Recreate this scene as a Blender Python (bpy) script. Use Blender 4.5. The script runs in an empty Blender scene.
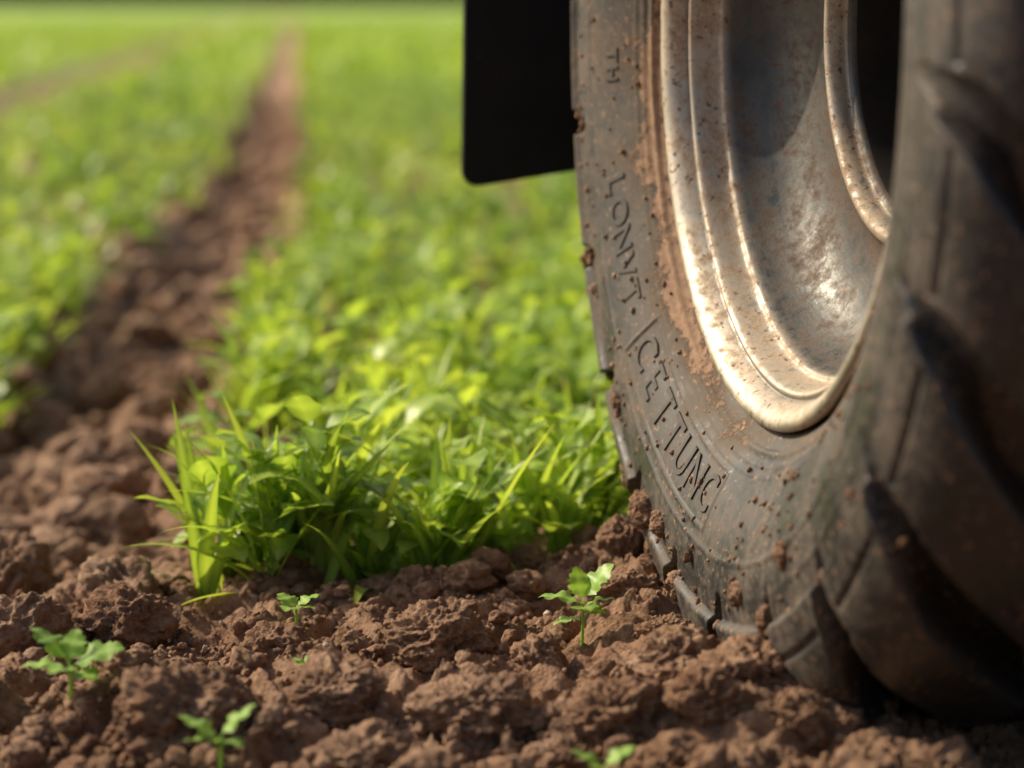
import bpy, bmesh, math, random
import numpy as np
from mathutils import Vector, Matrix
random.seed(7); rng=np.random.default_rng(7)
sc=bpy.context.scene
sc.view_settings.view_transform='Standard'; sc.view_settings.look='None'; sc.view_settings.exposure=0

# ---------------------------------------------------------------- noise
_perm=rng.permutation(512)
_perm=np.concatenate([_perm,_perm,_perm])
_g=rng.normal(size=(512,3)); _g/=np.linalg.norm(_g,axis=1)[:,None]
def perlin(P):
    P=np.asarray(P,float); i=np.floor(P).astype(int); f=P-i
    w=f*f*f*(f*(f*6-15)+10)
    out=0
    for dx in (0,1):
        for dy in (0,1):
            for dz in (0,1):
                h=_perm[(_perm[(_perm[(i[:,0]+dx)&511]+i[:,1]+dy)&511]+i[:,2]+dz)&511]
                d=(_g[h]*(f-np.array([dx,dy,dz]))).sum(1)
                wt=(w[:,0] if dx else 1-w[:,0])*(w[:,1] if dy else 1-w[:,1])*(w[:,2] if dz else 1-w[:,2])
                out=out+wt*d
    return out*1.5
def p2(x,y,s,z=0.0):
    return perlin(np.stack([x*s,y*s,np.full_like(x,z)],1))
def sstep(a,b,x):
    t=np.clip((x-a)/(b-a),0,1); return t*t*(3-2*t)

def mesh_obj(name,V,F,mats,attrs=None,smooth=True,parent=None):
    me=bpy.data.meshes.new(name)
    V=np.asarray(V,np.float32)
    Fs=[np.asarray(f,np.int32) for f in (F if isinstance(F,list) else [F]) if len(f)]
    me.vertices.add(len(V)); me.vertices.foreach_set('co',V.ravel())
    loops=np.concatenate([f.ravel() for f in Fs])
    cnt=np.concatenate([np.full(len(f),f.shape[1],np.int32) for f in Fs])
    start=np.concatenate([[0],np.cumsum(cnt)[:-1]]).astype(np.int32)
    me.loops.add(len(loops)); me.loops.foreach_set('vertex_index',loops)
    me.polygons.add(len(cnt)); me.polygons.foreach_set('loop_start',start)
    me.update(calc_edges=True); me.validate()
    if smooth: me.polygons.foreach_set('use_smooth',np.ones(len(me.polygons),bool))
    if attrs:
        for k,a in attrs.items():
            at=me.attributes.new(k,'FLOAT','POINT'); at.data.foreach_set('value',np.asarray(a,np.float32))
    for m in (mats if isinstance(mats,list) else [mats]): me.materials.append(m)
    ob=bpy.data.objects.new(name,me); sc.collection.objects.link(ob)
    if parent: ob.parent=parent
    return ob
def gridfaces(nu,nv,wrapu=False):
    iu=np.arange(nu if wrapu else nu-1); iv=np.arange(nv-1)
    A,B=np.meshgrid(iu,iv,indexing='ij'); A=A.ravel();B=B.ravel(); A2=(A+1)%nu
    return np.stack([A*nv+B,A2*nv+B,A2*nv+B+1,A*nv+B+1],1)

# ---------------------------------------------------------------- materials
class N:
    def __init__(s,name):
        s.m=bpy.data.materials.new(name); s.m.use_nodes=True; s.t=s.m.node_tree; s.t.nodes.clear()
        s.out=s.t.nodes.new('ShaderNodeOutputMaterial')
    def n(s,typ,ins=None,**kw):
        nd=s.t.nodes.new(typ)
        for k,v in kw.items(): setattr(nd,k,v)
        for k,v in (ins or {}).items():
            if isinstance(v,bpy.types.NodeSocket): s.t.links.new(v,nd.inputs[k])
            else: nd.inputs[k].default_value=v
        return nd
    def noise(s,scale,detail=6,rough=.6,vec=None):
        i={'Scale':scale,'Detail':detail,'Roughness':rough}
        i['Vector']=vec if vec else s.coord()
        return s.n('ShaderNodeTexNoise',i).outputs['Fac']
    def coord(s):
        if not hasattr(s,'_c'): s._c=s.n('ShaderNodeTexCoord').outputs['Object']
        return s._c
    def ramp(s,fac,stops):
        r=s.n('ShaderNodeValToRGB',{'Fac':fac}); e=r.color_ramp.elements
        while len(e)<len(stops): e.new(.5)
        for k,(p,c) in enumerate(stops):
            e[k].position=p; e[k].color=(*c,1) if len(c)==3 else c
        return r.outputs['Color']
    def mr(s,v,a,b,c=0,d=1):
        return s.n('ShaderNodeMapRange',{0:v,1:a,2:b,3:c,4:d}).outputs[0]
    def math(s,op,a,b): return s.n('ShaderNodeMath',{0:a,1:b},operation=op).outputs[0]
    def mix(s,f,a,b,bt='MIX'):
        nd=s.t.nodes.new('ShaderNodeMix'); nd.data_type='RGBA'; nd.blend_type=bt
        for k,v in ((0,f),(6,a),(7,b)):
            if isinstance(v,bpy.types.NodeSocket): s.t.links.new(v,nd.inputs[k])
            else: nd.inputs[k].default_value=v if k==0 else (*v,1)
        return nd.outputs[2]
    def attr(s,name): return s.n('ShaderNodeAttribute',attribute_name=name).outputs['Fac']
    def bump(s,h,strength,dist,nrm=None):
        i={'Height':h,'Strength':strength,'Distance':dist}
        if nrm: i['Normal']=nrm
        return s.n('ShaderNodeBump',i).outputs['Normal']
    def princ(s,**k):
        mp={'color':'Base Color','rough':'Roughness','metal':'Metallic','normal':'Normal','spec':'Specular IOR Level','coat':'Coat Weight'}
        b=s.n('ShaderNodeBsdfPrincipled',{mp[a]:((*v,1) if isinstance(v,tuple) else v) for a,v in k.items()})
        return b
    def done(s,sh):
        s.t.links.new(sh,s.out.inputs['Surface']); return s.m

def soil_mat(name,ground=False):
    s=N(name); c=s.n('ShaderNodeNewGeometry').outputs['Position']
    n1=s.noise(3.2,5,.6,c); n2=s.noise(30,9,.72,c); n3=s.noise(190,6,.75,c)
    col=s.ramp(n2,[(.30,(.165,.083,.044)),(.50,(.36,.203,.115)),(.70,(.56,.365,.23))])
    col=s.mix(s.mr(n1,.45,.70,0,.72),col,(.225,.112,.058))
    col=s.mix(s.mr(n3,.55,.70,0,.65),col,(.66,.46,.31))
    col=s.mix(s.mr(n3,.43,.30,0,.65),col,(.09,.043,.023))
    if ground:
        g=s.attr('green')
        gc=s.ramp(s.noise(.9,8,.7,c),[(.3,(.17,.28,.045)),(.6,(.30,.43,.07))])
        col=s.mix(g,col,gc)
    vor=s.n('ShaderNodeTexVoronoi',{'Vector':c,'Scale':190.0}).outputs['Distance']
    b=s.bump(n2,.7,.012); b=s.bump(n3,.9,.006,b); b=s.bump(vor,.5,.003,b)
    return s.done(s.princ(color=col,rough=s.mr(n1,.35,.65,.66,.94),normal=b,spec=.32).outputs[0])
SOILG=soil_mat('soil_ground',True); SOIL=soil_mat('soil_clod')

def leaf_mat(name,dark,mid,light,trans=.45,spec=.5):
    s=N(name); r=s.attr('rnd'); v=s.attr('vein')
    c=s.n('ShaderNodeNewGeometry').outputs['Position']
    col=s.ramp(r,[(0,dark),(.5,mid),(1,light)])
    col=s.mix(s.mr(s.noise(40,3,.6,c),.35,.7,0,.3),col,tuple(min(1,x*1.5) for x in mid))
    col=s.mix(s.math('MULTIPLY',v,.45),col,tuple(min(1,x*1.6) for x in light))
    b=s.bump(s.noise(220,3,.5,c),.25,.002)
    p=s.princ(color=col,rough=.40,spec=spec,normal=b)
    tcol=s.mix(1.0,col,(1.5,1.38,.72),'MULTIPLY')
    t=s.n('ShaderNodeBsdfTranslucent',{'Color':tcol})
    mx=s.n('ShaderNodeMixShader',{0:trans,1:p.outputs[0],2:t.outputs[0]})
    return s.done(mx.outputs[0])
LEAF=leaf_mat('crop_leaf',(.085,.18,.030),(.225,.365,.055),(.41,.51,.095),.46)
SEED=leaf_mat('seedling_leaf',(.12,.25,.045),(.22,.38,.065),(.31,.48,.10),.38,.3)
TREE=leaf_mat('treeline_leaf',(.05,.09,.04),(.07,.12,.05),(.10,.15,.06),.2)

# tyre rubber
s=N('tyre_rubber'); c=s.coord(); d=s.attr('dirt')
n1=s.noise(9,8,.65); n2=s.noise(70,8,.7); n3=s.noise(350,4,.6)
rub=s.ramp(n2,[(.3,(.018,.018,.017)),(.7,(.036,.033,.031))])
dust=s.ramp(n2,[(.3,(.085,.063,.044)),(.7,(.175,.130,.088))])
mud=s.ramp(n2,[(.3,(.16,.09,.05)),(.7,(.38,.235,.145))])
dm=s.math('ADD',d,s.mr(n1,.3,.7,-.48,.48)); dm2=s.math('ADD',dm,s.mr(n2,.3,.7,-.28,.28))
col=s.mix(s.mr(dm2,.05,.75,0,.85),rub,dust)
col=s.mix(s.mr(dm2,.76,.93,0,.92),col,mud)
speck=s.mr(s.noise(120,3,.5),.63,.68)
col=s.mix(s.math('MULTIPLY',speck,.85),col,(.26,.15,.09))
b=s.bump(n2,.3,.002); b=s.bump(n3,.3,.0008,b); b=s.bump(s.mr(dm2,.75,.95),.6,.004,b)
TYRE=s.done(s.princ(color=col,rough=s.mr(dm2,-.2,.7,.34,.88),normal=b,spec=.5).outputs[0])
s=N('tyre_letter'); TLET=s.done(s.princ(color=s.ramp(s.noise(60,6,.7),[(.3,(.012,.011,.010)),(.7,(.075,.056,.040))]),rough=.65).outputs[0])
# rim metal
s=N('rim_metal'); c=s.coord(); d=s.attr('dirt')
n1=s.noise(7,8,.7); n2=s.noise(55,8,.75); n3=s.noise(260,5,.7)
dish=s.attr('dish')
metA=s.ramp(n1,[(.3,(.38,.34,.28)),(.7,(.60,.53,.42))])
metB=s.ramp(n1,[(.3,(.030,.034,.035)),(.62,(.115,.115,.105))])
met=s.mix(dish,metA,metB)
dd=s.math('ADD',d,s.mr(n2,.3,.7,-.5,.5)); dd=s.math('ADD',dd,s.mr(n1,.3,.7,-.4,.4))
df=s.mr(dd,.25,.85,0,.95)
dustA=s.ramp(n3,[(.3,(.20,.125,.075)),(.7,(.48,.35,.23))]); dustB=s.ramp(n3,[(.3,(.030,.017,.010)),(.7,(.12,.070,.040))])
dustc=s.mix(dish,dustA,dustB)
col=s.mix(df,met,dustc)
sp=s.mr(s.noise(95,4,.6),.60,.66)
col=s.mix(s.math('MULTIPLY',sp,.85),col,(.10,.05,.028))
ndf=s.math('SUBTRACT',.72,s.math('MULTIPLY',df,.68))
b=s.bump(n2,.25,.002); b=s.bump(n3,.35,.0009,b)
RIM=s.done(s.princ(color=col,rough=s.mr(dd,.0,.9,.34,.8),metal=ndf,normal=b).outputs[0])
s=N('hub_and_hole_shade'); HUB=s.done(s.princ(color=s.ramp(s.noise(20,6,.7),[(.3,(.008,.007,.007)),(.7,(.022,.018,.014))]),rough=.65,spec=.3).outputs[0])  # near-black hub colour; also paints the shade inside the rim hole
s=N('flap_rubber'); n=s.noise(14,6,.7); c=s.coord()
fcol=s.ramp(n,[(.35,(.007,.007,.008)),(.75,(.015,.014,.013))])
fcol=s.mix(s.mr(s.noise(60,5,.7),.66,.72,0,.6),fcol,(.08,.048,.030))
FLAP=s.done(s.princ(color=fcol,rough=.65,spec=.2,normal=s.bump(s.noise(90,4,.6),.2,.002)).outputs[0])

# ---------------------------------------------------------------- layout functions
K=.0885
def urow(x,y): return x+K*y
def uleft(y): return np.interp(y,[2.5,5.3,6.5,9.9,19.7,60],[-.78,-.66,-.58,-.40,-.42,-.42])
def uright(y): return np.interp(y,[2.5,5.3,6.5,9.9,19.7],[-.15,-.12,-.05,.03,.05])
def height(x,y,fine=True):
    u=urow(x,y); dist=np.hypot(x,y-2)
    a=1/(1+np.maximum(dist-6,0)/8)
    wob=.06*p2(x,y,1.7,3.3)
    z=-.11*sstep(uleft(y)-.10,uleft(y)+.12,u+wob)*(1-sstep(uright(y)-.14,uright(y)+.04,u+wob))*sstep(3.0,4.2,y)
    z+=-.12*sstep(-2.9,-2.6,u)*(1-sstep(-2.1,-1.85,u))-.08*sstep(-4.8,-4.6,u)*(1-sstep(-4.4,-4.2,u))
    z+=.035*a*p2(x,y,2.3,1.1)
    z+=.032*a*(np.abs(p2(x,y,7.5,5.2))*2-.5)
    z+=.024*a*(.6-np.abs(p2(x,y,17,8.2))*2.2)
    z+=.065*np.exp(-(((x-.27)/.10)**2+((y-2.64)/.13)**2))
    z+=.060*np.exp(-(((x-.17)/.07)**2+((y-3.22)/.26)**2))
    z+=.045*np.exp(-(((x-.42)/.10)**2+((y-2.46)/.10)**2))
    z-=.06*np.exp(-(((x-.66)/.14)**2+((y-2.60)/.35)**2))
    z+=.03*np.exp(-(((x+.42)/.2)**2+((y-2.75)/.12)**2))
    if fine:
        near=np.exp(-np.maximum(dist-2.5,0)/3)
        z+=near*(.010*(.6-np.abs(p2(x,y,36,2.2))*2.4)+.0055*p2(x,y,75,4.1)+.003*p2(x,y,140,6.6))
    return z
def gh(x,y): return float(height(np.array([float(x)]),np.array([float(y)]))[0])

# ---------------------------------------------------------------- ground sheet
def axis(lo,hi,step,gl,gh_,L,R):
    mid=list(np.arange(lo,hi,step)); a=[];p=mid[-1];d=step
    while p<R: d*=gh_; p+=d; a.append(p)
    b=[];p=lo;d=step
    while p>L: d*=gl; p-=d; b.append(p)
    return np.array(b[::-1]+mid+a)
gx=axis(-1.15,.75,.0062,1.05,1.05,-700,700); gy=axis(2.2,4.0,.0066,1.08,1.014,-60,900)
X,Y=np.meshgrid(gx,gy,indexing='ij'); xs=X.ravel();ys=Y.ravel()
zs=height(xs,ys)
def croparea(x,y):
    u=urow(x,y)
    right=(u>uright(y))
    left=(u<uleft(y))&~((u>-2.85)&(u<-1.90))&~((u>-4.8)&(u<-4.3))
    return (right|left)
green=croparea(xs,ys)*sstep(9,30,ys)
ground=mesh_obj('ground',np.stack([xs,ys,zs],1),gridfaces(len(gx),len(gy)),SOILG,{'green':green})

# ---------------------------------------------------------------- clods
def ico(sub):
    bm=bmesh.new(); bmesh.ops.create_icosphere(bm,subdivisions=sub,radius=1)
    V=np.array([v.co[:] for v in bm.verts]);F=np.array([[v.index for v in f.verts] for f in bm.faces]); bm.free(); return V,F
def clodvar(sub,seed,rough=1):
    V,F=ico(sub); r=np.random.default_rng(seed); o=r.uniform(0,100,3)
    h=1+.45*perlin(V*1.1+o)+.34*(.4-np.abs(perlin(V*2.3+o)))*1.3
    if sub>=3: h+=.15*(.4-np.abs(perlin(V*5+o)))*1.5*rough+.07*perlin(V*11+o)*rough
    if sub>=4: h+=.08*(.4-np.abs(perlin(V*10+o)))*1.6+.035*perlin(V*22+o)
    if sub>=5: h+=.03*(.3-np.abs(perlin(V*24+o)))*1.6+.02*perlin(V*42+o)
    V=V*h[:,None]*np.array([1,r.uniform(.75,1),r.uniform(.6,.85)])
    return V,F
CV={2:[clodvar(2,i) for i in range(10)],3:[clodvar(3,20+i) for i in range(10)],4:[clodvar(4,40+i) for i in range(10)],5:[clodvar(5,60+i) for i in range(6)],6:[clodvar(6,80+i) for i in range(5)]}
def rotm(r,full=True):
    q=r.normal(size=4); q/=np.linalg.norm(q); w,x,y,z=q
    if not full:
        a=r.uniform(0,6.28); c,s_=math.cos(a),math.sin(a); return np.array([[c,-s_,0],[s_,c,0],[0,0,1]])
    return np.array([[1-2*(y*y+z*z),2*(x*y-z*w),2*(x*z+y*w)],[2*(x*y+z*w),1-2*(x*x+z*z),2*(y*z-x*w)],[2*(x*z-y*w),2*(y*z+x*w),1-2*(x*x+y*y)]])
def scatter(items):
    VV=[];FF=[];o=0
    for (p,sz,sub,full) in items:
        V,F=CV[sub][rng.integers(len(CV[sub]))]
        V=(V@rotm(rng,full).T)*sz+p; VV.append(V);FF.append(F+o);o+=len(V)
    return np.concatenate(VV),np.concatenate(FF)
items=[]
def addclods(n,x0,x1,y0,y1,s0,s1,sub,sink,powr=2.0,cond=None):
    x=rng.uniform(x0,x1,n*3);y=rng.uniform(y0,y1,n*3)
    dens=p2(x,y,3.0,9.9)+rng.uniform(-.5,.5,len(x)); k=np.argsort(-dens)[:n]; x=x[k];y=y[k]
    if cond is not None:
        m=cond(x,y); x=x[m];y=y[m]
    z=height(x,y)
    sz=s0+(s1-s0)*rng.uniform(0,1,len(x))**powr
    for i in range(len(x)): items.append((np.array([x[i],y[i],z[i]+sz[i]*sink]),sz[i],sub,sub<4))
furrow=lambda x,y:(urow(x,y)>uleft(y)-.05)&(urow(x,y)<uright(y)+.02)
nocrop=lambda x,y:(y<3.5)|furrow(x,y)
addclods(10000,-.85,.60,2.35,3.5,.0018,.006,2,.45,2,nocrop)
addclods(1400,-.85,.60,2.35,3.9,.006,.013,3,.35,2,nocrop)
addclods(230,-1.0,.62,2.35,4.0,.014,.032,4,.25,1.6,nocrop)
addclods(900,-1.5,0,3.5,8,.010,.028,3,.3,2,furrow)
addclods(330,-1.6,0,3.5,8.5,.028,.065,4,.32,1.2,furrow)
addclods(2500,-3,1.0,7,22,.025,.07,2,.35,1.6,furrow)
big=[(-.375,2.62,.072,6),(-.205,2.70,.050,6),(-.045,2.66,.058,6),(-.09,2.92,.050,6),(.03,2.86,.034,5),(-.30,3.00,.040,5),(-.62,2.95,.055,5),(-.16,2.54,.042,6),
     (.12,2.62,.050,6),(.20,2.74,.050,6),(.27,2.66,.052,6),(.33,2.58,.052,6),(.19,2.92,.036,6),(.40,2.50,.048,6),(.150,3.14,.040,6),(.27,2.50,.046,6),(.12,2.80,.034,5),(.06,2.55,.036,6),(.22,2.60,.04,6),(.34,2.68,.036,6),(.18,2.52,.035,5),(.45,2.44,.04,6),
     (-.55,3.3,.06,5),(-.75,3.5,.07,5),(-.62,3.75,.065,5),(-.85,3.1,.06,5),(-.5,3.05,.045,5),(.15,3.30,.030,5),(.05,3.1,.030,5),(-.02,3.22,.036,5),(-.50,2.48,.045,5),(-.2,3.14,.03,5)]
for x,y,sz,sb in big: items.append((np.array([x,y,gh(x,y)+sz*.12]),sz,sb,False))
V,F=scatter(items)
clods=mesh_obj('soil_clods',V,F,SOIL)
s=N('pebble'); PEB=s.done(s.princ(color=s.ramp(s.noise(30,4,.6),[(.3,(.30,.22,.15)),(.7,(.5,.42,.33))]),rough=.6).outputs[0])
items=[]
for i in range(55):
    x=rng.uniform(-.7,.45);y=rng.uniform(2.45,3.3);sz=rng.uniform(.0015,.0055)
    items.append((np.array([x,y,gh(x,y)+.006]),sz,3,True))
V,F=scatter(items); mesh_obj('pebbles',V,F,PEB)

# ---------------------------------------------------------------- leaves
def leaves(P,az,e0,bend,L,W,kind,seg,ac,fold=.25,rnd=None,twist=None,curl=0.0):
    n=len(az); t=np.linspace(0,1,seg+1); dt=1/seg
    e=e0[:,None]-bend[:,None]*(t[None,:]**1.2)
    em=(e[:,1:]+e[:,:-1])/2
    hx=np.concatenate([np.zeros((n,1)),np.cumsum(np.cos(em),1)*dt],1)*L[:,None]
    hz=np.concatenate([np.zeros((n,1)),np.cumsum(np.sin(em),1)*dt],1)*L[:,None]
    if kind=='blade': w=np.minimum(1,(.35+t*3))*(1-t**2.2); w[-1]=.02
    elif kind=='broad':
        q=np.clip((t-.22)/.78,0,1); w=.07+np.sin(np.pi*q**.75)**.85; w[-1]=.02
    elif kind=='serr':
        q=np.clip((t-.15)/.85,0,1); w=np.sin(np.pi*q**.7)**.8*(.66+.40*((q*5.0+.25)%1.0)); w=w+.06; w[-1]=.02
    else: w=1-.5*t
    ws=W[:,None]*w[None,:]/2
    tw=(twist if twist is not None else rng.uniform(-.5,.5,n))[:,None]*(t[None,:])
    ca,sa=np.cos(az)[:,None],np.sin(az)[:,None]
    cen=np.stack([P[:,0:1]+hx*ca,P[:,1:2]+hx*sa,P[:,2:3]+hz],2)
    side=np.stack([-sa+0*hx,ca+0*hx,0*hx],2)
    nrm=np.stack([-np.sin(e)*ca,-np.sin(e)*sa,np.cos(e)],2)
    S=side*np.cos(tw)[:,:,None]+nrm*np.sin(tw)[:,:,None]; Nn=nrm*np.cos(tw)[:,:,None]-side*np.sin(tw)[:,:,None]
    k=np.linspace(-1,1,ac)
    V=cen[:,:,None,:]+S[:,:,None,:]*(ws[:,:,None]*k)[...,None]+Nn[:,:,None,:]*(ws[:,:,None]*(np.abs(k)*fold-curl*k**2))[...,None]
    if kind in('serr','broad') and ac>=3:
        V+=Nn[:,:,None,:]*((np.sin(t*16)[None,:,None]+np.zeros((n,1,1)))*np.abs(k)*ws[:,:,None]*.14)[...,None]
    V=V.reshape(-1,3)
    f=gridfaces(seg+1,ac); per=(seg+1)*ac
    F=(f[None]+(np.arange(n)*per)[:,None,None]).reshape(-1,4)
    R=np.repeat(rnd if rnd is not None else rng.uniform(0,1,n),per)
    vein=np.tile((np.abs(k)<.01).astype(float),n*(seg+1)) if ac>=3 else np.zeros(n*per)
    return V,F,R,vein
class Acc:
    def __init__(s): s.V=[];s.F=[];s.R=[];s.N=[];s.o=0
    def add(s,r):
        s.V.append(r[0]);s.F.append(r[1]+s.o);s.R.append(r[2]);s.N.append(r[3]);s.o+=len(r[0])
    def make(s,name,mat,parent=None):
        return mesh_obj(name,np.concatenate(s.V),np.concatenate(s.F),mat,{'rnd':np.concatenate(s.R),'vein':np.concatenate(s.N)},parent=parent)
U=rng.uniform
def sample(n,x0,x1,y0,y1):
    x=U(x0,x1,n);y=U(y0,y1,n)
    if y0<8:
        wob=.06*p2(x,y,4.0,7.7)
        front=np.interp(x,[-.6,-.3,-.05,.16,.22,.3,.95,1.0],[3.36,3.36,3.44,3.60,3.8,4.0,4.0,3.2])+wob
        m=croparea(x+wob*1.1,y)&(y>front)
        m&=~((urow(x,y)<-.3)&(y<4.6))
        m&=(p2(x,y,5.5,1.9)+U(-.3,.3,n)>-.24)
    else: m=croparea(x,y)
    return x[m],y[m]
def crop(acc,x,y,nb,nl,h,seg,ac,wsc=1.0,lsc=1.0,bias=0.0):
    n=len(x); z=height(x,y,False)+.0
    base=np.stack([x,y,z],1); pr=np.clip(.5+bias+.5*p2(x,y,1.6,2.7)+U(-.25,.25,n),0,1)
    hs=h*(1+.35*p2(x,y,2.5,6.1))*U(.75,1.25,n)
    if nb:
        i=np.repeat(np.arange(n),nb); m=len(i)
        P=base[i]+np.stack([U(-.012,.012,m),U(-.012,.012,m),np.full(m,-.01)],1)
        acc.add(leaves(P,U(0,6.283,m),U(.95,1.5,m),U(.2,1.3,m),hs[i]*U(.7,1.35,m),U(.010,.022,m)*wsc,'blade',seg,ac,.3,np.clip(pr[i]+U(-.3,.3,m),0,1)))
    if nl:
        i=np.repeat(np.arange(n),nl); m=len(i)
        zz=U(.1,.85,m)*hs[i]
        P=base[i]+np.stack([U(-.01,.01,m),U(-.01,.01,m),zz],1)
        acc.add(leaves(P,U(0,6.283,m),U(.2,1.1,m),U(.4,1.5,m),U(.05,.095,m)*lsc,U(.024,.042,m)*lsc,'broad',seg,ac,.18,np.clip(pr[i]+U(-.35,.3,m),0,1)))
    if ac>=3:
        acc.add(leaves(base-np.array([0,0,.01]),U(0,6.283,n),np.full(n,1.5),U(-.1,.2,n),hs*.95,np.full(n,.005),'stem',3,ac,.8,pr))
acc=Acc()
x,y=sample(2100,-3.2,2.4,3.2,7.2); crop(acc,x,y,5,6,.180,7,3,1.35,1.28,.05)
xf=np.concatenate([U(-.45,-.18,12),U(-.14,.02,6),U(.05,.19,5)]); yf=np.interp(xf,[-.5,-.3,-.05,.16,.2],[3.36,3.32,3.42,3.60,3.66])+U(-.03,.10,len(xf))
crop(acc,xf,yf,8,7,.220,12,3,1.5,1.4,.10)
x,y=sample(6500,-8,6,7.2,22); crop(acc,x,y,5,5,.18,3,2,1.7,1.5,.12)
x,y=sample(19000,-34,20,22,100); crop(acc,x,y,4,0,.22,2,2,6,1,.25)  # far leaves biased lighter, distance haze put into their colour
P=np.array([[-.40,3.33,0],[-.36,3.30,0],[-.31,3.28,.0],[-.10,3.40,0],[-.12,3.38,0],[.02,3.48,0],[-.2,3.33,0],[-.42,3.36,0],[-.33,3.34,0],[-.27,3.32,0],[.05,3.49,0],[.1,3.53,0]]);P[:,2]=[gh(a,b_) for a,b_,_ in P]
acc.add(leaves(P,np.array([2.75,3.3,3.6,1.4,5.4,1.6,4.6,3.0,2.5,.6,.3,2.0]),np.array([1.15,.75,.5,1.4,.9,1.35,.8,.45,1.3,1.25,1.3,1.2]),np.array([.35,.95,.9,.2,1.2,.4,1.4,.5,.3,.3,.4,.3]),np.array([.29,.20,.18,.24,.16,.23,.15,.20,.27,.26,.24,.22]),np.full(12,.026),'blade',14,3,.3,np.array([.9,.6,.7,.8,.9,.8,.9,.5,.9,.8,.9,.7])))
acc.make('green_crop',LEAF)

def tube(p0,p1,r0,r1,mid=None,k=8):
    pts=[Vector(p0),Vector(mid) if mid else (Vector(p0)+Vector(p1))/2,Vector(p1)]
    n=8;V=[]
    for j in range(n+1):
        t=j/n; c=(1-t)**2*pts[0]+2*t*(1-t)*pts[1]+t*t*pts[2]; r=r0+(r1-r0)*t
        for q in range(k):
            a=q/k*6.283; V.append((c.x+r*math.cos(a),c.y+r*math.sin(a),c.z))
    F=[]
    for j in range(n):
        for q in range(k): F.append((j*k+q,j*k+(q+1)%k,(j+1)*k+(q+1)%k,(j+1)*k+q))
    return np.array(V),np.array(F),np.full(len(V),.8),np.zeros(len(V))
def seedling(x,y,h,spec,seed,scale=1.0):
    a=Acc(); z=gh(x,y)-.002
    a.add(tube((0,0,-.01),(.002,0,h),.0024,.0018,mid=(.004,.003,h*.5)))
    m=len(spec); sp=np.array(spec,float)
    P=np.stack([np.zeros(m)+.002,np.zeros(m),sp[:,0]*h],1)
    a.add(leaves(P,sp[:,1],sp[:,2],sp[:,3],sp[:,4]*scale,sp[:,5]*scale,'serr',30,5,.16,U(.3,1,m),U(-.3,.3,m),.12))
    o=a.make('seedling',SEED); o.location=(x,y,z); return o
seedling(.087,2.97,.070,[(1,.35,1.05,.5,.050,.038),(.95,2.9,.45,.8,.048,.038),(.7,3.6,.15,.6,.034,.028),(.9,.0,.55,.7,.036,.032),(1,1.9,1.2,.4,.038,.028),(.8,4.9,.7,.9,.038,.030),(.75,5.7,.6,.9,.03,.022)],1,1.25)
seedling(-.508,2.68,.055,[(1,2.75,.95,.7,.050,.038),(.9,3.3,.4,.7,.042,.032),(.9,.15,.65,.7,.052,.046),(.8,5.5,.4,.8,.04,.03),(1,1.4,1.1,.5,.035,.028),(.85,4.4,.6,.9,.036,.030)],2,1.3)
seedling(-.312,2.475,.045,[(1,.4,.9,.5,.044,.032),(.9,2.9,.8,.7,.046,.032),(.9,3.5,.4,.6,.034,.024),(.9,5.4,.5,.9,.034,.028)],3,1.2)
seedling(.094,2.44,.045,[(1,.3,.8,.7,.036,.026),(.9,2.8,.8,.7,.036,.026),(.9,4.4,.7,.7,.028,.02)],4,1.15)
seedling(-.283,3.06,.040,[(1,.5,.7,.8,.036,.028),(.9,2.4,.8,.8,.036,.028),(.9,4.4,.6,.9,.034,.026),(.9,5.7,.6,.9,.03,.022)],5,1.1)
seedling(-.25,2.80,.026,[(1,.8,.7,.8,.020,.014),(.9,2.4,.7,.8,.020,.014),(.9,4.4,.7,.9,.018,.012)],6,1.1)

# ---------------------------------------------------------------- wheel
TH=math.radians(11.5)
wheel=bpy.data.objects.new('tractor_wheel',None); sc.collection.objects.link(wheel)
wheel.location=(.238,2.92,.797); wheel.rotation_euler=(0,0,math.pi/2+TH)
R=.83; TW=.52
half=[(.478,-.112),(.488,-.095),(.498,-.080),(.514,-.070),(.540,-.050),(.58,-.027),(.62,-.009),(.66,0),(.70,-.001),(.74,-.007),(.778,-.020),(.808,-.042),(.825,-.075),(.833,-.13),(.837,-.19),(.838,-.26)]
prof=np.array(half+[(r,-TW-w) for r,w in half[-2::-1]])
def dense(prof,n,it=3):
    p=prof
    for _ in range(it):
        q=np.empty((2*len(p)-2,2)); q[0::2]=.75*p[:-1]+.25*p[1:]; q[1::2]=.25*p[:-1]+.75*p[1:]
        p=np.concatenate([p[:1],q,p[-1:]])
    L=np.concatenate([[0],np.cumsum(np.hypot(*np.diff(p,axis=0).T))])
    s_=np.linspace(0,L[-1],n); return np.stack([np.interp(s_,L,p[:,0]),np.interp(s_,L,p[:,1])],1),s_
pp,ss=dense(prof,340); NPR=340
tan=np.gradient(pp,axis=0); tan/=np.hypot(tan[:,0],tan[:,1])[:,None]
nr,nw=-tan[:,1],tan[:,0]
smid=ss[-1]/2
k66=int(np.argmin(np.abs(pp[:120,0]-.66))); a=np.minimum(ss,ss[-1]-ss)-ss[k66]
amax=smid-ss[k66]
NP=1800; phi=np.linspace(0,2*np.pi,NP,endpoint=False)
A=np.broadcast_to(a[None,:],(NP,NPR)); PH=np.broadcast_to(phi[:,None],(NP,NPR))
sidep=np.broadcast_to((ss>smid)[None,:],(NP,NPR)); RR=np.broadcast_to(pp[None,:,0],(NP,NPR))
NL=22
fr=(PH*NL/(2*np.pi)+.35+np.where(sidep,.5,0)+ (-1.6*A-3.2*np.maximum(A-.13,0)))%1.0
dc=np.abs(fr-.5)
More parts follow.
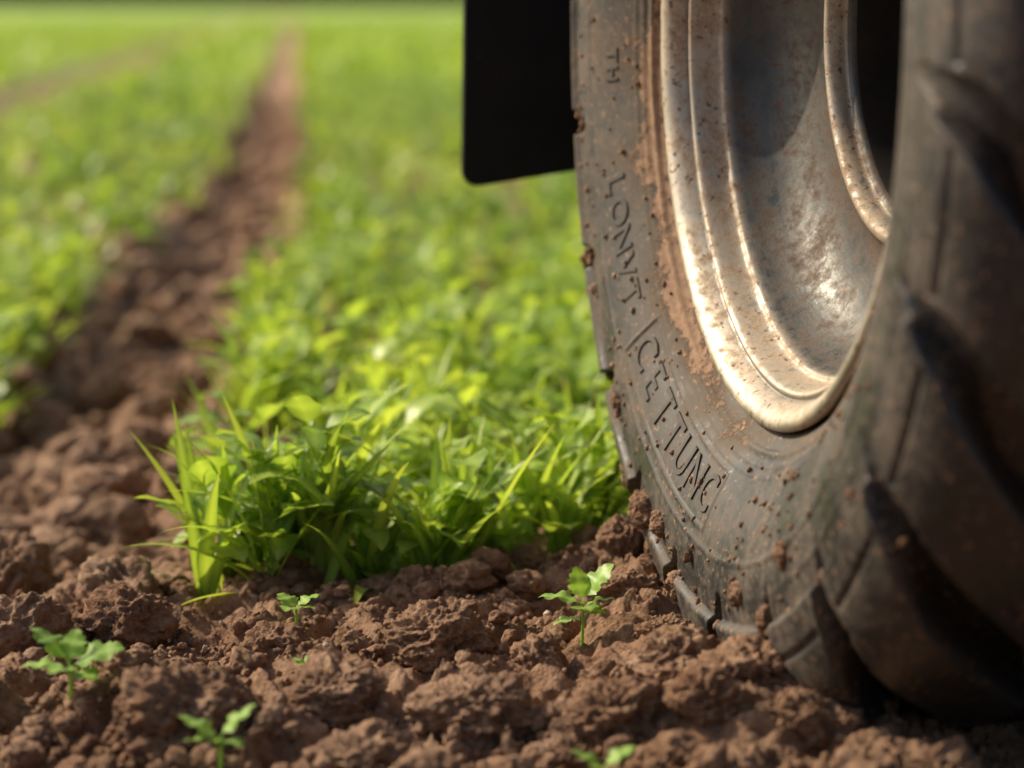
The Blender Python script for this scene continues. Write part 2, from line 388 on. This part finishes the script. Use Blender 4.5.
gwid=np.interp(a,[0,.05,.09,.14,.20,amax],[.014,.045,.095,.15,.18,.20])[None,:]
gdep=np.interp(a,[.02,.05,.09,.14,.20,amax-.03,amax],[0,.008,.024,.044,.055,.055,.048])[None,:]
gr=1-sstep(gwid,gwid+.022,dc)
h=-gdep*gr
blk=sstep(.060,.066,A)*(1-gr)
h=h+.010*blk
pan2=(sstep(.100,.103,A)-sstep(.107,.110,A))*sstep(gwid+.05,gwid+.07,dc); h=h-.004*pan2
def rib(r0,wd,ht): return ht*np.exp(-((RR-r0)/wd)**2)*(A<0)
def ribo(a0_,wd,ht): return ht*np.exp(-((A-a0_)/wd)**2)
h=h+rib(.520,.0035,.004)+rib(.534,.002,.0015)+rib(.546,.002,.0012)+ribo(-.012,.0022,.0028)+ribo(.030,.0018,.0022)
h=h-.012*(1-sstep(.006,.010,amax-A))
phd=-np.degrees(np.where(PH>np.pi,PH-2*np.pi,PH))
def frame(p0,p1,r0,r1):
    inside_p=sstep(p0-.3,p0,phd)*(1-sstep(p1,p1+.3,phd)); inside_r=sstep(r0-.002,r0,RR)*(1-sstep(r1,r1+.002,RR))
    o=inside_p*inside_r
    inn=sstep(p0+.25,p0+.55,phd)*(1-sstep(p1-.55,p1-.25,phd))*sstep(r0+.0022,r0+.0042,RR)*(1-sstep(r1-.0042,r1-.0022,RR))
    return (o-inn)*(~sidep)
h=h+.0024*frame(46.5,87,.554,.630)
h=h+.0008*perlin(np.stack([(RR*np.cos(PH)).ravel()*14,(RR*np.sin(PH)).ravel()*14,np.zeros(RR.size)],1)).reshape(RR.shape)
r_=RR+nr[None,:]*h; w_=pp[None,:,1]+nw[None,:]*h
TV=np.stack([(r_*np.cos(PH)).ravel(),w_.ravel(),(r_*np.sin(PH)).ravel()],1)
far=sstep(-.2,.9,np.cos(PH))
dirt=.28+.60*np.exp(-((RR-.515)/.022)**2)*(A<0)*(.5+.8*far)+.35*np.exp(-((RR-.55)/.03)**2)*far+.10*sstep(.03,.07,A)-.38*sstep(.12,.2,A)+.12*gr*(A>.05)*(A<.12)-.35*gr*(A>=.12)
dirt=dirt-.12*(1-far)+.38*np.exp(-((RR-.80)/.03)**2)*(PH>np.pi)*(np.cos(PH)>-.3)*(A<.2)
tyre=mesh_obj('tyre',TV,gridfaces(NP,NPR,True),TYRE,{'dirt':dirt.ravel()},parent=wheel)

# rim
rp=np.array([(.478,-.30),(.482,-.10),(.487,-.075),(.497,-.060),(.501,-.050),(.498,-.043),(.490,-.041),(.480,-.046),(.472,-.056),(.466,-.068),(.462,-.076),(.457,-.071),(.452,-.075),(.448,-.088),(.444,-.105),(.440,-.114),(.436,-.112),(.430,-.125),(.420,-.150),(.402,-.178),(.375,-.200),(.345,-.213),(.315,-.220),(.295,-.221),(.284,-.215),(.276,-.207),(.268,-.205),(.262,-.210),(.258,-.220),(.257,-.232),(.250,-.236),(.247,-.245),(.246,-.30),(.246,-.37),(.23,-.375),(.12,-.36),(.115,-.33),(.10,-.32),(.0005,-.32)])
rp[:,1]-=.026
rp[:,0]*=.985
rp,_s=dense(rp,420,2)
NR=360; ph=np.linspace(0,2*np.pi,NR,endpoint=False)
PHr=np.broadcast_to(ph[:,None],(NR,420)); r2=np.broadcast_to(rp[None,:,0],(NR,420)); w2=np.broadcast_to(rp[None,:,1],(NR,420))
wv=.0012*p2(ph*3,ph*0,1.0)[:,None]*sstep(.42,.47,r2)
RV=np.stack([(r2*np.cos(PHr)).ravel(),(w2+wv).ravel(),(r2*np.sin(PHr)).ravel()],1)
rd=.20+.35*np.exp(-((r2-.437)/.012)**2)+.55*np.exp(-((r2-.285)/.025)**2)+.3*np.exp(-((r2-.463)/.008)**2)+.25*sstep(-.2,-.8,np.sin(PHr))*(r2<.42)
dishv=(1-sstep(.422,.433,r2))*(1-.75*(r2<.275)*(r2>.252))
dishv=np.maximum(dishv,.9*np.exp(-((r2-.4545)/.0035)**2))  # dark ring painted into the flange groove as crease shade
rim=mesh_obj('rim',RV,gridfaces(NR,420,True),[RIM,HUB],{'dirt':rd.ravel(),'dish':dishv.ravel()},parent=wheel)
inner=(rp[:-1,0]<.2445)&(np.arange(419)>200)
rim.data.polygons.foreach_set('material_index',np.tile(inner.astype(np.int32),NR))  # inside of the rim hole takes the near-black, shade put into its colour
bm=bmesh.new()
def cyl(bm,r1,r2,d,x,y0,z,seg=24):
    m=Matrix.Translation((x,y0,z))@Matrix.Rotation(-math.pi/2,4,'X')
    return bmesh.ops.create_cone(bm,cap_ends=True,segments=seg,radius1=r1,radius2=r2,depth=d,matrix=m)
cyl(bm,.095,.085,.05,0,-.325,0,48); cyl(bm,.05,.04,.04,0,-.285,0,32)
for i in range(8):
    t=i/8*6.283+.2; cyl(bm,.016,.016,.02,.165*math.cos(t),-.383,.165*math.sin(t),6); cyl(bm,.009,.009,.035,.165*math.cos(t),-.371,.165*math.sin(t),12)
me=bpy.data.meshes.new('hub'); bm.to_mesh(me); bm.free(); me.materials.append(HUB)
o=bpy.data.objects.new('hub',me); sc.collection.objects.link(o); o.parent=wheel
bm=bmesh.new(); cyl(bm,.07,.07,1.0,0,-.90,0,32)
me=bpy.data.meshes.new('axle'); bm.to_mesh(me); bm.free(); me.materials.append(HUB)
o=bpy.data.objects.new('axle',me); sc.collection.objects.link(o); o.parent=wheel

# lettering
def wl(r):
    i=int(np.argmin(np.abs(pp[:120,0]-r))); return pp[i,1],tan[i],(nr[i],nw[i])
LV=[];LF=[];off=0
def put(ch,phd_,r,size):
    global off
    cu=bpy.data.curves.new('t','FONT'); cu.body=ch; cu.size=size; cu.extrude=.0014; cu.bevel_depth=.0005; cu.align_x='CENTER'; cu.align_y='CENTER'; cu.resolution_u=4
    ob=bpy.data.objects.new('t',cu); sc.collection.objects.link(ob); bpy.context.view_layer.update()
    me=ob.evaluated_get(bpy.context.evaluated_depsgraph_get()).to_mesh()
    P=[v.co.copy() for v in me.vertices]; Fc=[list(p.vertices) for p in me.polygons]
    f=math.radians(-phd_); w,t,n=wl(r)
    right=Vector((math.sin(f),0,-math.cos(f)))
    up=Vector((-t[0]*math.cos(f),-t[1],-t[0]*math.sin(f)))
    nn=right.cross(up)
    c=Vector((r*math.cos(f),w,r*math.sin(f)))
    for p in P: 
        q=c+right*p.x+up*p.y+nn*(p.z+.0001); LV.append(q[:])
    for fc in Fc: LF.append([i+off for i in fc])
    off+=len(P); ob.evaluated_get(bpy.context.evaluated_depsgraph_get()).to_mesh_clear(); bpy.data.objects.remove(ob)
for i,chh in enumerate('LONVT'): put(chh,23+i*4.2,.596,.055)
for i,chh in enumerate('CETTUNC'): put(chh,50+i*5.6,.592,.072)
for i,chh in enumerate('TH'): put(chh,5+i*2.6,.590,.034)
for i,chh in enumerate('TUBELESS'): put(chh,200+i*5,.592,.055)
for i,chh in enumerate('RADIAL'): put(chh,290+i*6,.592,.07)
me=bpy.data.meshes.new('sidewall_lettering'); me.from_pydata(LV,[],LF); me.materials.append(TLET)
o=bpy.data.objects.new('sidewall_lettering',me); sc.collection.objects.link(o); o.parent=wheel

# mud on tyre
items=[]
def mudat(phd_,r,sz,sub=3):
    f=math.radians(-phd_); i=int(np.argmin(np.abs(pp[:150,0]-r)))
    items.append((np.array([r*math.cos(f),pp[i,1]+sz*.2,r*math.sin(f)]),sz,sub,True))
for p_,r,sz in [(66,.715,.026),(72,.69,.014),(20,.80,.018),(23,.806,.022),(26,.805,.022),(30,.80,.017),(50,.70,.011),(84,.66,.010),(79,.74,.018),(56,.76,.016),(90,.77,.015),(66,.78,.016),(97,.74,.012),(34,.70,.009),(12,.68,.007),(102,.68,.012),(110,.72,.013),(118,.66,.012),(104,.78,.015),(69,.755,.014),(75,.79,.020),(83,.80,.020),(71,.80,.016)]:
    for j in range(7 if sz>.01 else 3): mudat(p_+U(-1.1,1.1),r+U(-.011,.011),sz*U(.35,.7) if j else sz*.85,4)
for j in range(400):
    r=U(.53,.81); mudat(U(0,150),r,U(.0012,.0045)*(1.4 if r>.7 else 1),2)
for j in range(420): mudat(U(5,80),U(.785,.815),U(.002,.009),3)
V,F=scatter(items); mesh_obj('tyre_mud',V,F,SOIL,parent=wheel)

# ---------------------------------------------------------------- mud flap + fender
flap=bpy.data.objects.new('mud_flap',None); sc.collection.objects.link(flap)
flap.location=(-.080,3.88,.525); flap.rotation_euler=(math.radians(-3),math.radians(1.5),TH)
bm=bmesh.new(); w,hh,rc=.66,1.15,.032; pts=[]
for cx,cz,a0_ in ((w-rc,rc,-90),(w-rc,hh-rc,0),(rc,hh-rc,90),(rc,rc,180)):
    for q in range(7):
        t=math.radians(a0_+q*15); px_=cx+rc*math.cos(t); pz=cz+rc*math.sin(t)
        if cz<.2: pz+=px_*.17
        pts.append((px_,0,pz))
vs=[bm.verts.new(p) for p in pts]; f=bm.faces.new(vs)
ex=bmesh.ops.extrude_face_region(bm,geom=[f]); bmesh.ops.translate(bm,vec=(0,.018,0),verts=[v for v in ex['geom'] if isinstance(v,bmesh.types.BMVert)])
bmesh.ops.recalc_face_normals(bm,faces=bm.faces)
me=bpy.data.meshes.new('flap_sheet'); bm.to_mesh(me); bm.free(); me.materials.append(FLAP)
o=bpy.data.objects.new('flap_sheet',me); sc.collection.objects.link(o); o.parent=flap
md=o.modifiers.new('b','BEVEL'); md.width=.004; md.segments=2; md.limit_method='ANGLE'
rs=np.linspace(math.radians(25),math.radians(150),60); ws=np.linspace(.02,-.56,8)
V=[]
for t in rs:
    for r0 in (.99,.975):
        for w0 in ws: V.append((r0*math.cos(t),w0,r0*math.sin(t)))
V=np.array(V).reshape(60,16,3); ring=list(range(8))+list(range(15,7,-1)); V=V[:,ring,:]
V=np.concatenate([V,V[:,:1]],1).reshape(-1,3)
fo=mesh_obj('fender',V,gridfaces(60,17),FLAP,smooth=False); fo.location=wheel.location; fo.rotation_euler=wheel.rotation_euler

# ---------------------------------------------------------------- distant treeline
acc=Acc(); n=26000
x=U(-260,260,n); top=6+2.5*p2(x,x*0,.03)+1.5*p2(x,x*0,.2,4)
z=U(0,1,n)*top; y=620+U(-6,6,n)
acc.add(leaves(np.stack([x,y,z],1),U(0,6.28,n),U(-.5,1.4,n),U(0,1,n),U(1.5,3,n),U(1,2.2,n),'broad',2,2))
acc.make('distant_treeline',TREE)

# ---------------------------------------------------------------- light / world / camera
D=Vector((-.70,.38,.60)).normalized()
sun=bpy.data.lights.new('sun','SUN'); sun.energy=5.0; sun.angle=math.radians(.6); sun.color=(1,.87,.66)
so=bpy.data.objects.new('sun',sun); sc.collection.objects.link(so); so.rotation_euler=D.to_track_quat('Z','Y').to_euler()
w=bpy.data.worlds.new('World'); sc.world=w; w.use_nodes=True; nt=w.node_tree
sky=nt.nodes.new('ShaderNodeTexSky'); sky.sky_type='NISHITA'; sky.sun_disc=False
sky.sun_elevation=math.asin(D.z); sky.sun_rotation=math.atan2(D.x,D.y); sky.dust_density=5.0
bg=nt.nodes['Background']; nt.links.new(sky.outputs[0],bg.inputs[0]); bg.inputs[1].default_value=.13

cam=bpy.data.cameras.new('camera'); co=bpy.data.objects.new('camera',cam); sc.collection.objects.link(co)
co.location=(0,0,.82); co.rotation_euler=(math.radians(90-8.96),0,0)
cam.lens=85; cam.sensor_width=36; cam.clip_end=3000; cam.clip_start=.05
cam.dof.use_dof=True; cam.dof.focus_distance=3.08; cam.dof.aperture_fstop=2.0
sc.camera=co
